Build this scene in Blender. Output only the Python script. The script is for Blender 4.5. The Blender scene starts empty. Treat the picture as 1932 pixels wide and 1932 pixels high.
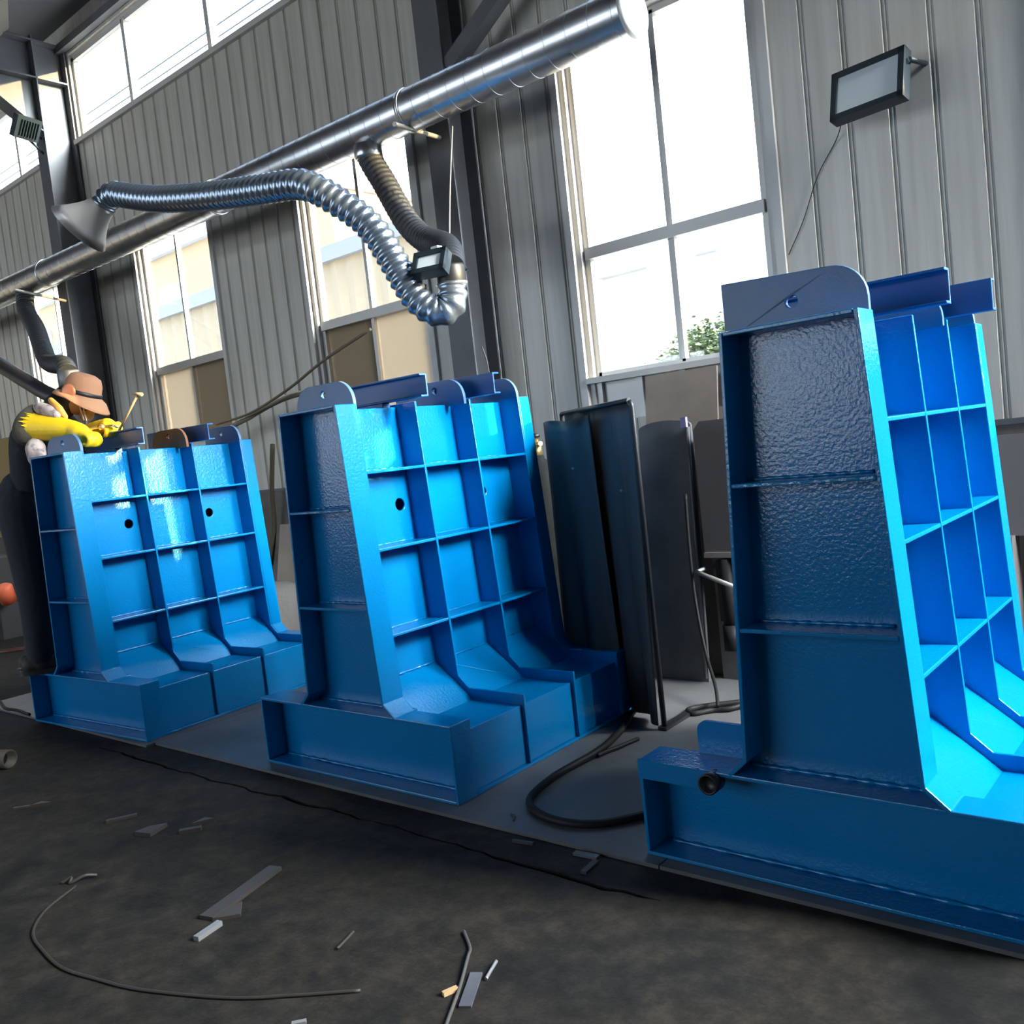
import bpy, bmesh, math, random
from mathutils import Vector, Matrix, geometry
random.seed(7)
S = bpy.context.scene
COL = S.collection

# ------------------------------------------------------------------ camera
CAM_LOC = Vector((3.0643, -2.2233, 1.2587))
YAW, PITCH, ROLL, FPX = 0.6991, -0.0698, -0.1114, 1694.0
cd = bpy.data.cameras.new('camera'); cam = bpy.data.objects.new('camera', cd); COL.objects.link(cam)
_f = Vector((-math.sin(YAW)*math.cos(PITCH), math.cos(YAW)*math.cos(PITCH), math.sin(PITCH)))
_r = Vector((math.cos(YAW), math.sin(YAW), 0)); _u = _r.cross(_f)
_r2 = _r*math.cos(ROLL)+_u*math.sin(ROLL); _u2 = -_r*math.sin(ROLL)+_u*math.cos(ROLL)
M = Matrix((( _r2.x,_u2.x,-_f.x,CAM_LOC.x),(_r2.y,_u2.y,-_f.y,CAM_LOC.y),(_r2.z,_u2.z,-_f.z,CAM_LOC.z),(0,0,0,1)))
cam.matrix_world = M
cd.sensor_fit = 'HORIZONTAL'; cd.sensor_width = 36.0; cd.lens = 36.0*FPX/1932.0
cd.clip_start = 0.05; cd.clip_end = 300
S.camera = cam

# ------------------------------------------------------------------ world, sun, exposure
w = bpy.data.worlds.new('sky'); S.world = w; w.use_nodes = True
nt = w.node_tree; nt.nodes.clear()
o_ = nt.nodes.new('ShaderNodeOutputWorld'); bg = nt.nodes.new('ShaderNodeBackground')
tc = nt.nodes.new('ShaderNodeTexCoord'); sp = nt.nodes.new('ShaderNodeSeparateXYZ'); cr = nt.nodes.new('ShaderNodeValToRGB')
nt.links.new(tc.outputs['Generated'], sp.inputs[0]); nt.links.new(sp.outputs['Z'], cr.inputs[0])
cr.color_ramp.elements[0].position = 0.0; cr.color_ramp.elements[0].color = (0.78, 0.90, 1.0, 1)
cr.color_ramp.elements[1].position = 0.75; cr.color_ramp.elements[1].color = (0.42, 0.62, 1.0, 1)
nt.links.new(cr.outputs[0], bg.inputs[0]); bg.inputs[1].default_value = 7.5
# bright lobe added to the sky, above the sun, to light the blocks
GLOW_AZ, GLOW_EL, GLOW = math.radians(13), math.radians(31), 160.0
dp = nt.nodes.new('ShaderNodeVectorMath'); dp.operation = 'DOT_PRODUCT'
dp.inputs[1].default_value = (math.cos(GLOW_AZ)*math.cos(GLOW_EL), math.sin(GLOW_AZ)*math.cos(GLOW_EL), math.sin(GLOW_EL))
nt.links.new(tc.outputs['Generated'], dp.inputs[0])
mr = nt.nodes.new('ShaderNodeMapRange'); mr.interpolation_type = 'SMOOTHSTEP'
mr.inputs['From Min'].default_value = math.cos(math.radians(30)); mr.inputs['From Max'].default_value = math.cos(math.radians(8))
mr.inputs['To Min'].default_value = 0.0; mr.inputs['To Max'].default_value = GLOW
nt.links.new(dp.outputs['Value'], mr.inputs['Value'])
bg2 = nt.nodes.new('ShaderNodeBackground'); bg2.inputs[0].default_value = (.93, .97, 1.0, 1)
nt.links.new(mr.outputs[0], bg2.inputs[1])
ads = nt.nodes.new('ShaderNodeAddShader'); nt.links.new(bg.outputs[0], ads.inputs[0]); nt.links.new(bg2.outputs[0], ads.inputs[1])
nt.links.new(ads.outputs[0], o_.inputs[0])
sl = bpy.data.lights.new('sun', 'SUN'); sun = bpy.data.objects.new('sun', sl); COL.objects.link(sun)
sl.energy = 18.0; sl.color = (1.0, 0.74, 0.38); sl.angle = 0.009
_az, _el = math.radians(21), math.radians(9.5)
_to = Vector((math.cos(_az)*math.cos(_el), math.sin(_az)*math.cos(_el), math.sin(_el)))
sun.rotation_euler = _to.to_track_quat('Z', 'Y').to_euler(); sun.location = (6, 8, 9)
def portal(name, loc, sx, sy, toward):
    l = bpy.data.lights.new(name, 'AREA'); l.shape = 'RECTANGLE'; l.size = sx; l.size_y = sy
    l.cycles.is_portal = True
    o = bpy.data.objects.new(name, l); COL.objects.link(o); o.location = loc
    o.rotation_euler = Vector((-toward[0], -toward[1], 0)).to_track_quat('Z', 'Y').to_euler()
    return o
S.view_settings.view_transform = 'Standard'; S.view_settings.look = 'None'
S.view_settings.gamma = 1; S.view_settings.use_curve_mapping = False
S.view_settings.exposure = 0.0
S.cycles.use_denoising = True
S.cycles.max_bounces = 7; S.cycles.diffuse_bounces = 4; S.cycles.glossy_bounces = 4
S.cycles.transparent_max_bounces = 12; S.cycles.transmission_bounces = 2
S.cycles.sample_clamp_indirect = 6.0; S.cycles.caustics_reflective = False; S.cycles.caustics_refractive = False

# ------------------------------------------------------------------ materials
def mat(name, col, rough=.5, metal=0.0, bump=None, var=None, coat=0.0, spec=.5):
    """bump=(scale, strength, distance); var=(scale, colour2, lo, hi)"""
    m = bpy.data.materials.new(name); m.use_nodes = True
    n = m.node_tree; b = n.nodes['Principled BSDF']
    b.inputs['Base Color'].default_value = (*col, 1); b.inputs['Roughness'].default_value = rough
    b.inputs['Metallic'].default_value = metal; b.inputs['Coat Weight'].default_value = coat
    b.inputs['Coat Roughness'].default_value = .08; b.inputs['Specular IOR Level'].default_value = spec
    t = n.nodes.new('ShaderNodeTexCoord')
    if var:
        no = n.nodes.new('ShaderNodeTexNoise'); no.inputs['Scale'].default_value = var[0]; no.inputs['Detail'].default_value = 6
        no.inputs['Roughness'].default_value = .62
        n.links.new(t.outputs['Object'], no.inputs['Vector'])
        r = n.nodes.new('ShaderNodeValToRGB'); r.color_ramp.elements[0].position = var[2]; r.color_ramp.elements[1].position = var[3]
        r.color_ramp.elements[0].color = (*col, 1); r.color_ramp.elements[1].color = (*var[1], 1)
        n.links.new(no.outputs[0], r.inputs[0]); n.links.new(r.outputs[0], b.inputs['Base Color'])
    if bump:
        no = n.nodes.new('ShaderNodeTexNoise'); no.inputs['Scale'].default_value = bump[0]; no.inputs['Detail'].default_value = 3
        n.links.new(t.outputs['Object'], no.inputs['Vector'])
        bp = n.nodes.new('ShaderNodeBump'); bp.inputs['Strength'].default_value = bump[1]; bp.inputs['Distance'].default_value = bump[2]
        n.links.new(no.outputs[0], bp.inputs['Height']); n.links.new(bp.outputs[0], b.inputs['Normal'])
    return m

BLUE = mat('blue_enamel_paint', (0.0002, 0.185, 0.45), .17, bump=(95, .35, .0035), var=(3.0, (0.0003, 0.17, 0.42), .35, .7), spec=.55)
BLUELUG = mat('blue_grey_dusty_paint', (0.045, 0.14, 0.30), .38, bump=(120, .3, .002), var=(14, (0.075, .15, .26), .4, .75))
PRIMER = mat('brown_primer', (0.22, 0.085, 0.035), .55, bump=(90, .3, .002), var=(12, (.12, .06, .04), .4, .8))
DARKBLUE = mat('dark_blue_channel_paint', (0.003, 0.085, 0.25), .4, bump=(100, .2, .002))
SHEET = mat('wall_sheet_grey', (.63, .60, .535), .40, metal=.0, bump=(6, .12, .01), var=(2.2, (.50, .47, .40), .38, .68))
_n = SHEET.node_tree; _mp = _n.nodes.new('ShaderNodeMapping'); _mp.inputs['Scale'].default_value = (7.0, 7.0, .35)   # long vertical streaks: stains, plus reflections painted into the colour
_tc = [x for x in _n.nodes if x.type == 'TEX_COORD'][0]; _nz = [x for x in _n.nodes if x.type == 'TEX_NOISE' and x.inputs['Detail'].default_value == 6][0]
_n.links.new(_tc.outputs['Object'], _mp.inputs['Vector']); _n.links.new(_mp.outputs[0], _nz.inputs['Vector'])
TRIM = mat('window_trim_cream', (.62, .60, .56), .42)
ALU = mat('window_frame_aluminium', (.52, .50, .47), .4, metal=.3)
DADO = mat('dado_plaster', (.20, .175, .16), .85, bump=(20, .3, .01), var=(3, (.12, .10, .085), .35, .7))
STEELP = mat('column_grey_paint', (.10, .105, .115), .5, var=(5, (.075, .075, .08), .35, .7))
ROOF = mat('roof_sheet', (.10, .10, .115), .6)
GALV = mat('galvanised_steel', (.68, .68, .69), .31, metal=1.0, bump=(5, .08, .004), var=(5, (.5, .51, .53), .35, .7))
GALV2 = mat('bright_cap_sheet', (.85, .83, .76), .4, metal=.2)
HOSEM = mat('silver_blue_hose_foil', (.28, .34, .41), .27, metal=.8, bump=(60, .2, .002))
HOSED = mat('dark_hose_fabric', (.035, .037, .042), .55, bump=(80, .5, .004))
BLACK = mat('black_plastic', (.012, .012, .014), .45)
RUBBER = mat('black_rubber', (.012, .012, .012), .55, bump=(60, .2, .002), spec=.2)
LENS = mat('floodlight_glass', (.80, .86, .84), .2)
LAMPBODY = mat('floodlight_dark_body', (.014, .024, .03), .45)
PLATE = mat('floor_steel_plate', (.155, .155, .155), .42, metal=.15, bump=(12, .12, .006), var=(2.4, (.09, .09, .088), .35, .7))
SCRAP = mat('mill_scale_steel', (.055, .047, .04), .5, metal=.3, bump=(60, .3, .002))
SCRAPL = mat('bright_cut_steel', (.36, .355, .34), .35, metal=.6)
WOODT = mat('tan_wood', (.48, .31, .15), .7)
POLE = mat('weathered_bamboo', (.16, .12, .07), .7, bump=(40, .3, .003))
SCREENM = mat('dark_welding_curtain', (.036, .031, .028), .62, bump=(14, .3, .01))
CABM = mat('grey_steel_sheet', (.17, .172, .175), .42, metal=.35, var=(3, (.10, .105, .11), .35, .7))
BEIGE = mat('beige_board', (.36, .29, .23), .7, var=(3, (.26, .22, .18), .35, .7))
WHITEBAG = mat('woven_white_sack', (.20, .19, .175), .8, bump=(30, .4, .01))
CYL = mat('gas_cylinder_paint', (.014, .016, .014), .6, var=(8, (.008, .009, .008), .4, .7), spec=.08)
NAVY = mat('navy_work_cloth', (.010, .013, .022), .85, bump=(30, .4, .01))
GREYSH = mat('pale_patterned_shirt', (.46, .38, .35), .85, bump=(30, .4, .008), var=(28, (.22, .18, .18), .5, .6))
OLIVE = mat('olive_sleeve_cloth', (.06, .052, .035), .85, bump=(30, .4, .008))
YELLOW = mat('yellow_leather_glove', (.85, .56, .01), .55, bump=(45, .4, .006))
HAT = mat('brown_felt_hat', (.38, .19, .10), .8, bump=(70, .4, .004))
SKIN = mat('skin', (.42, .24, .17), .5)
COPPER = mat('copper_disc', (.46, .17, .09), .4, metal=.3)
BRASS = mat('brass_torch', (.62, .45, .16), .3, metal=.8)
SHOE = mat('worn_work_boot', (.035, .028, .022), .7, bump=(50, .4, .004))
REDM = mat('orange_red_paint', (.62, .12, .05), .5)
OUTW = mat('cream_facade', (.36, .25, .14), .8)
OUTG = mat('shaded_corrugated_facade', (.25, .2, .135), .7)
OUTP = mat('pale_facade', (.62, .64, .66), .8)
GROUND = mat('outside_concrete', (.42, .40, .37), .9)
LEAF = mat('tree_leaves', (.025, .048, .014), .7, var=(6, (.055, .08, .028), .4, .6))
BARK = mat('tree_bark', (.12, .09, .06), .9)

def glass():
    m = bpy.data.materials.new('window_glass'); m.use_nodes = True; n = m.node_tree; n.nodes.clear()
    o = n.nodes.new('ShaderNodeOutputMaterial'); mx = n.nodes.new('ShaderNodeMixShader'); tr = n.nodes.new('ShaderNodeBsdfTransparent'); gl = n.nodes.new('ShaderNodeBsdfGlossy')
    tr.inputs[0].default_value = (.94, .96, .95, 1); gl.inputs['Roughness'].default_value = .02; mx.inputs[0].default_value = .06
    n.links.new(tr.outputs[0], mx.inputs[1]); n.links.new(gl.outputs[0], mx.inputs[2]); n.links.new(mx.outputs[0], o.inputs[0]); return m
GLASS = glass()
def frosted(k=1.0):
    m = bpy.data.materials.new('dusty_glass'); m.use_nodes = True; n = m.node_tree; n.nodes.clear()
    o = n.nodes.new('ShaderNodeOutputMaterial'); mx = n.nodes.new('ShaderNodeMixShader'); tr = n.nodes.new('ShaderNodeBsdfTransparent'); d = n.nodes.new('ShaderNodeBsdfTranslucent'); d2 = n.nodes.new('ShaderNodeBsdfDiffuse'); m2 = n.nodes.new('ShaderNodeMixShader')
    tr.inputs[0].default_value = (.5*k, .47*k, .42*k, 1); d.inputs[0].default_value = (.30*k, .27*k, .215*k, 1); d2.inputs[0].default_value = (.3*k, .28*k, .235*k, 1)
    m2.inputs[0].default_value = .4; mx.inputs[0].default_value = .72
    n.links.new(d.outputs[0], m2.inputs[1]); n.links.new(d2.outputs[0], m2.inputs[2]); n.links.new(tr.outputs[0], mx.inputs[1]); n.links.new(m2.outputs[0], mx.inputs[2]); n.links.new(mx.outputs[0], o.inputs[0]); return m
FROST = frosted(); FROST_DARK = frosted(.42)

def floor_mat():
    m = bpy.data.materials.new('stained_concrete_floor'); m.use_nodes = True; n = m.node_tree; b = n.nodes['Principled BSDF']
    t = n.nodes.new('ShaderNodeTexCoord')
    def noise(s, d, r=.6):
        x = n.nodes.new('ShaderNodeTexNoise'); x.inputs['Scale'].default_value = s; x.inputs['Detail'].default_value = d; x.inputs['Roughness'].default_value = r
        n.links.new(t.outputs['Object'], x.inputs['Vector']); return x
    def ramp(src, stops):
        r = n.nodes.new('ShaderNodeValToRGB'); e = r.color_ramp.elements
        while len(e) < len(stops): e.new(.5)
        for k, (p, c) in enumerate(stops): e[k].position = p; e[k].color = (*c, 1)
        n.links.new(src, r.inputs[0]); return r
    n1 = noise(1.9, 10, .68); n2 = noise(13, 10, .78); n3 = noise(90, 4)
    r1 = ramp(n1.outputs[0], [(.36, (.007, .007, .0065)), (.45, (.015, .0138, .012)), (.54, (.022, .0185, .014)), (.63, (.0115, .0108, .0098))])
    r2 = ramp(n2.outputs[0], [(.36, (.35, .36, .37)), (.5, (.95, .93, .9)), (.64, (1.9, 1.82, 1.65))])
    mx = n.nodes.new('ShaderNodeMix'); mx.data_type = 'RGBA'; mx.blend_type = 'MULTIPLY'; mx.inputs[0].default_value = .85
    n.links.new(r1.outputs[0], mx.inputs[6]); n.links.new(r2.outputs[0], mx.inputs[7]); n.links.new(mx.outputs[2], b.inputs['Base Color'])
    b.inputs['Roughness'].default_value = .78; b.inputs['Specular IOR Level'].default_value = .22
    bp = n.nodes.new('ShaderNodeBump'); bp.inputs['Strength'].default_value = .22; bp.inputs['Distance'].default_value = .008
    ad = n.nodes.new('ShaderNodeMath'); ad.operation = 'ADD'; n.links.new(n2.outputs[0], ad.inputs[0]); n.links.new(n3.outputs[0], ad.inputs[1])
    n.links.new(ad.outputs[0], bp.inputs['Height']); n.links.new(bp.outputs[0], b.inputs['Normal']); return m
FLOORM = floor_mat()

# ------------------------------------------------------------------ mesh builder
class MB:
    def __init__(s): s.v = []; s.f = []; s.sm = []
    def add(s, vs, fs, smooth=False):
        b = len(s.v); s.v += [tuple(x) for x in vs]; s.f += [tuple(i+b for i in f) for f in fs]; s.sm += [smooth]*len(fs); return s
    def box(s, x0, x1, y0, y1, z0, z1):
        v = [(x0,y0,z0),(x1,y0,z0),(x1,y1,z0),(x0,y1,z0),(x0,y0,z1),(x1,y0,z1),(x1,y1,z1),(x0,y1,z1)]
        return s.add(v, [(0,3,2,1),(4,5,6,7),(0,1,5,4),(1,2,6,5),(2,3,7,6),(3,0,4,7)])
    def obox(s, c, ax, ay, az, hx, hy, hz):
        c = Vector(c); ax, ay, az = Vector(ax).normalized(), Vector(ay).normalized(), Vector(az).normalized()
        P = lambda i, j, k: c+ax*hx*i+ay*hy*j+az*hz*k
        v = [P(-1,-1,-1),P(1,-1,-1),P(1,1,-1),P(-1,1,-1),P(-1,-1,1),P(1,-1,1),P(1,1,1),P(-1,1,1)]
        return s.add(v, [(0,3,2,1),(4,5,6,7),(0,1,5,4),(1,2,6,5),(2,3,7,6),(3,0,4,7)])
    def prism(s, poly, a, b, axis='y', holes=()):
        """poly in the other two axes (xz for y, yz for x, xy for z)"""
        put = {'y': lambda p, t: (p[0], t, p[1]), 'x': lambda p, t: (t, p[0], p[1]), 'z': lambda p, t: (p[0], p[1], t)}[axis]
        loops = [poly]+list(holes); allp = [p for l in loops for p in l]; n = len(allp)
        tri = geometry.tessellate_polygon([[Vector((p[0], p[1], 0)) for p in l] for l in loops])
        v = [put(p, a) for p in allp]+[put(p, b) for p in allp]
        f = [tuple(t) for t in tri]+[tuple(i+n for i in reversed(t)) for t in tri]
        k = 0
        for l in loops:
            m = len(l)
            for i in range(m): f.append((k+i, k+(i+1) % m, n+k+(i+1) % m, n+k+i))
            k += m
        return s.add(v, f)
    def strip(s, pts, t, y0, y1, side=1):
        """a thick plate following a polyline in xz, from y0 to y1; thickness goes to the left (side=1) of the path"""
        P = [Vector(p) for p in pts]; off = []
        for i in range(len(P)):
            ns = []
            if i > 0: d = (P[i]-P[i-1]).normalized(); ns.append(Vector((-d.y, d.x)))
            if i < len(P)-1: d = (P[i+1]-P[i]).normalized(); ns.append(Vector((-d.y, d.x)))
            nn = sum(ns, Vector((0, 0))); nn.normalize(); k = 1/max(.4, nn.dot(ns[0])); off.append(P[i]+nn*t*side*k)
        return s.prism([tuple(p) for p in P]+[tuple(p) for p in reversed(off)], y0, y1)
    def tube(s, pts, r, n=12, caps=True, smooth=True):
        P = [Vector(p) for p in pts]; R = r if isinstance(r, (list, tuple)) else [r]*len(P)
        T = []
        for i in range(len(P)):
            a, b = P[max(i-1, 0)], P[min(i+1, len(P)-1)]; T.append((b-a).normalized())
        up = Vector((0, 0, 1)) if abs(T[0].z) < .9 else Vector((1, 0, 0)); N = (up-T[0]*up.dot(T[0])).normalized(); vs = []
        for i in range(len(P)):
            N = (N-T[i]*N.dot(T[i])).normalized(); B = T[i].cross(N)
            for k in range(n):
                a = 2*math.pi*k/n; vs.append(P[i]+(N*math.cos(a)+B*math.sin(a))*R[i])
        fs = [(i*n+k, i*n+(k+1) % n, (i+1)*n+(k+1) % n, (i+1)*n+k) for i in range(len(P)-1) for k in range(n)]
        s.add(vs, fs, smooth)
        if caps:
            s.add(vs[:n], [tuple(reversed(range(n)))]); s.add(vs[-n:], [tuple(range(n))])
        return s
    def lathe(s, prof, loc=(0,0,0), axis=(0,0,1), n=24, smooth=True):
        q = Vector(axis).normalized().to_track_quat('Z', 'Y'); L = Vector(loc); vs = []
        for r, z in prof:
            for k in range(n):
                a = 2*math.pi*k/n; vs.append(L+q @ Vector((r*math.cos(a), r*math.sin(a), z)))
        m = len(prof)
        fs = [(i*n+k, i*n+(k+1) % n, (i+1)*n+(k+1) % n, (i+1)*n+k) for i in range(m-1) for k in range(n)]
        fs += [tuple(reversed(range(n))), tuple(range((m-1)*n, m*n))]
        return s.add(vs, fs, smooth)
    def ball(s, c, r, n=14, scale=(1,1,1), q=None):
        c = Vector(c); vs = []; fs = []; m = n//2+1
        for i in range(m+1):
            th = math.pi*i/m
            for k in range(n):
                a = 2*math.pi*k/n; v = Vector((math.sin(th)*math.cos(a)*scale[0], math.sin(th)*math.sin(a)*scale[1], math.cos(th)*scale[2]))*r
                vs.append(c+(q @ v if q else v))
        fs = [(i*n+k, i*n+(k+1) % n, (i+1)*n+(k+1) % n, (i+1)*n+k) for i in range(m) for k in range(n)]
        return s.add(vs, fs, True)
    def build(s, name, m, parent=None, local=False, sharp=None):
        me = bpy.data.meshes.new(name); me.from_pydata(s.v, [], s.f)
        for p, k in zip(me.polygons, s.sm): p.use_smooth = k
        bm = bmesh.new(); bm.from_mesh(me); bmesh.ops.remove_doubles(bm, verts=bm.verts, dist=1e-6)
        bmesh.ops.recalc_face_normals(bm, faces=bm.faces); bm.to_mesh(me); bm.free()
        if sharp: me.set_sharp_from_angle(angle=sharp)
        me.materials.append(m)
        o = bpy.data.objects.new(name, me); COL.objects.link(o)
        if parent is not None:
            o.parent = parent
            if not local: o.matrix_parent_inverse = MINV(parent)
        return o
def MINV(p):
    m = Matrix.LocRotScale(p.location, p.rotation_euler, p.scale)
    if p.parent: m = MW(p.parent) @ p.matrix_parent_inverse @ m
    return m.inverted()
def MW(p):
    m = Matrix.LocRotScale(p.location, p.rotation_euler, p.scale)
    return (MW(p.parent) @ p.matrix_parent_inverse @ m) if p.parent else m
def tag(o, label, cat, group=None, kind=None):
    o['label'] = label; o['category'] = cat
    if group: o['group'] = group
    if kind: o['kind'] = kind
    return o
def struct(o): o['kind'] = 'structure'; return o
def thing(name, loc, label, cat, group=None, rz=0):
    o = bpy.data.objects.new(name, None); COL.objects.link(o); o.location = loc; o.rotation_euler = (0, 0, rz); o.empty_display_size = .1
    return tag(o, label, cat, group)
def curve(ctrl, n=10):
    """Catmull-Rom through the points"""
    P = [Vector(p) for p in ctrl]; P = [P[0]*2-P[1]]+P+[P[-1]*2-P[-2]]; out = []
    for i in range(1, len(P)-2):
        for k in range(n):
            t = k/n; a, b, c, d = P[i-1:i+3]
            out.append(.5*((2*b)+(c-a)*t+(2*a-5*b+4*c-d)*t*t+(3*b-a-3*c+d)*t**3))
    out.append(P[-2]); return out
def resample(pts, step):
    out = [pts[0]]; acc = 0
    for a, b in zip(pts, pts[1:]):
        L = (b-a).length; p = step-acc
        while p <= L: out.append(a+(b-a)*(p/L)); p += step
        acc = (acc+L) % step if L else acc
        acc = L-(p-step)
    return out
def circ(cx, cz, r, n=18): return [(cx+r*math.cos(2*math.pi*k/n), cz+r*math.sin(2*math.pi*k/n)) for k in range(n)]

# ------------------------------------------------------------------ the hall
YW = 2.2
DADO_Z = 1.13
WINS = []           # (x0, x1, z0, z1)
for k in range(-5, 3):
    x0 = 0.10+2.44*k if k >= -1 else 0.10+2.43*k
    WINS.append((x0, x0+1.10))
WZ0, WZ1 = 1.63, 3.50
CLX = [(-10.5, -6.45), (-5.56, -1.05), (-.45, 4.2), (4.9, 6.2)]
CZ0, CZ1 = 4.69, 5.45
XL, XR, YF, ZE = -16.0, 6.5, -12.0, 5.62

fl = MB(); fl.box(XL-.2, XR+.2, YF-.2, YW+.2, -.25, -.012)
# the chipped joint where the concrete was cut: two slabs with a gap between them
def jag(x): return -.222+.009*math.sin(x*3.1)+.006*math.sin(x*19+1)+.004*math.sin(x*47)+.003*math.sin(x*83)
fl = MB(); fl.box(XL-.2, XR+.2, YF-.2, YW+.2, -.4, -.05)
xs = [XL-.2]+[-4+.06*i for i in range(134)]+[XR+.2]
def gap(x): return 0 if x < -1.5 or x > 1.75 else .0045+.007*max(0, math.sin(x*5.1+.7))+.003*abs(math.sin(x*17))
a = [(x, jag(x)-gap(x)) for x in xs]; fl.prism([(XL-.2, YF-.2)]+[(XR+.2, YF-.2)]+list(reversed(a)), -.05, -.012, 'z')
b = [(x, jag(x)+gap(x)*.7+.0003) for x in xs]; fl.prism(b+[(XR+.2, YW+.2), (XL-.2, YW+.2)], -.05, -.012, 'z')
struct(fl.build('floor', FLOORM))

def panel(mb, x0, x1, z0, z1, y=YW, pitch=.188, d=.011):
    """ribbed sheet: flat pans with narrow double grooves"""
    poly = []; k0 = math.ceil((x0-1.47)/pitch); xs = []
    pts = [(x0, y)]
    k = k0
    while 1.47+k*pitch < x1-.03:
        c = 1.47+k*pitch
        if c > x0+.03:
            pts += [(c-.018, y), (c-.013, y+d), (c-.006, y+d), (c-.002, y+.002), (c+.002, y+.002), (c+.006, y+d*.6), (c+.011, y+d*.6), (c+.015, y)]
        k += 1
    pts.append((x1, y)); pts += [(x1, y+.10), (x0, y+.10)]
    mb.prism(pts, z0, z1, 'z')
wb = MB()
edges = sorted(WINS)
xa = XL
for (x0, x1) in edges:
    panel(wb, xa, x0-.09, DADO_Z, WZ1+.06); panel(wb, x0-.09, x1+.09, DADO_Z, 1.36); xa = x1+.09
panel(wb, xa, XR, DADO_Z, WZ1+.06)
panel(wb, XL, XR, WZ1+.06, CZ0-.04)
xa = XL
for (x0, x1) in CLX: panel(wb, xa, x0, CZ0-.04, CZ1+.03); xa = x1
panel(wb, xa, XR, CZ0-.04, CZ1+.03)
wb.box(XL, XR, YW, YW+.1, CZ1+.03, 5.8)
struct(wb.build('wall_back', SHEET))
dd = MB(); dd.box(XL, XR, YW-.03, YW+.15, -.05, DADO_Z); struct(dd.build('trim_1', DADO))
dd = MB(); dd.box(XL, XR, YW-.04, YW, DADO_Z-.005, DADO_Z+.02); struct(dd.build('trim_2', STEELP))

def window(idx, x0, x1, dusty):
    rt = bpy.data.objects.new('window_%d' % idx, None); COL.objects.link(rt); rt.location = (x0, YW, WZ0); struct(rt)
    c = MB()
    for (a, b) in ((x0-.10, x0-.055), (x1+.055, x1+.10)): c.box(a, b, YW-.022, YW+.10, 1.36, WZ1+.08)
    for (a, b) in ((x0-.055, x0-.02), (x1+.02, x1+.055)): c.box(a, b, YW+.005, YW+.10, 1.36, WZ1+.06)
    c.box(x0-.10, x1+.10, YW-.022, YW+.10, WZ1+.02, WZ1+.08); c.box(x0-.055, x1+.055, YW-.03, YW+.10, WZ0-.045, WZ0-.012)
    c.build('casing', TRIM, rt)
    f = MB(); ya, yb = YW+.035, YW+.085; xm = (x0+x1)/2
    for (a, b) in ((x0-.02, x0+.02), (x1-.02, x1+.02)): f.box(a, b, ya, yb, WZ0-.012, WZ1+.02)
    f.box(x0, x1, ya, yb, WZ1-.02, WZ1+.02); f.box(x0, x1, ya, yb, WZ0-.012, WZ0+.015)
    f.box(x0, x1, ya-.02, yb, 2.30, 2.365)
    for (za, zb) in ((WZ0, 2.30), (2.365, WZ1)): f.box(xm-.022, xm-.002, ya+.012, yb, za, zb); f.box(xm+.002, xm+.022, ya, yb-.012, za, zb)
    f.build('frame', ALU, rt)
    for (a, b) in ((x0+.02, xm-.012), (xm+.012, x1-.02)):
        g = MB(); g.box(a, b, YW+.06, YW+.064, 2.365, WZ1-.02); g.build('upper_pane', GLASS, rt)
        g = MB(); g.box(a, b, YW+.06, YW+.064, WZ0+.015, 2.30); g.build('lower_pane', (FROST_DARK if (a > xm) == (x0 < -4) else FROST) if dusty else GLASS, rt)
    p = MB(); p.box(x0-.02, x1+.02, YW+.045, YW+.08, 1.36, WZ0-.03)
    for k in range(5):
        a = x0+(x1-x0)*k/4; p.box(a-.02, a+.02, YW+.02, YW+.08, 1.36, WZ0-.03)
    p.build('lower_panel', ALU, rt)
for i, (x0, x1) in enumerate(WINS): window(i+1, x0, x1, x0 < -.5)
def clere(idx, x0, x1):
    rt = bpy.data.objects.new('window_%d' % idx, None); COL.objects.link(rt); rt.location = (x0, YW, CZ0); struct(rt)
    f = MB(); f.box(x0-.05, x1+.05, YW-.035, YW+.1, CZ0-.05, CZ0-.005); f.box(x0, x1, YW+.03, YW+.09, CZ0-.005, CZ0+.02); f.box(x0, x1, YW+.03, YW+.09, CZ1-.03, CZ1+.03)
    xs = [x0+.02]; q = x0+1.0
    while q < x1-.4: xs.append(q); q += 1.27
    xs.append(x1-.02)
    for q in xs[1:-1]: f.box(q-.035, q-.003, YW+.03, YW+.08, CZ0, CZ1); f.box(q+.003, q+.035, YW+.02, YW+.08, CZ0, CZ1)
    for q in (xs[0], xs[-1]): f.box(q-.02, q+.02, YW+.03, YW+.08, CZ0, CZ1)
    f.build('frame', TRIM, rt)
    for a, b in zip(xs, xs[1:]):
        g = MB(); g.box(a+.02, b-.02, YW+.06, YW+.064, CZ0+.02, CZ1-.03); g.build('pane', GLASS, rt)
for i, (x0, x1) in enumerate(CLX): clere(len(WINS)+1+i, x0, x1)

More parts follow.
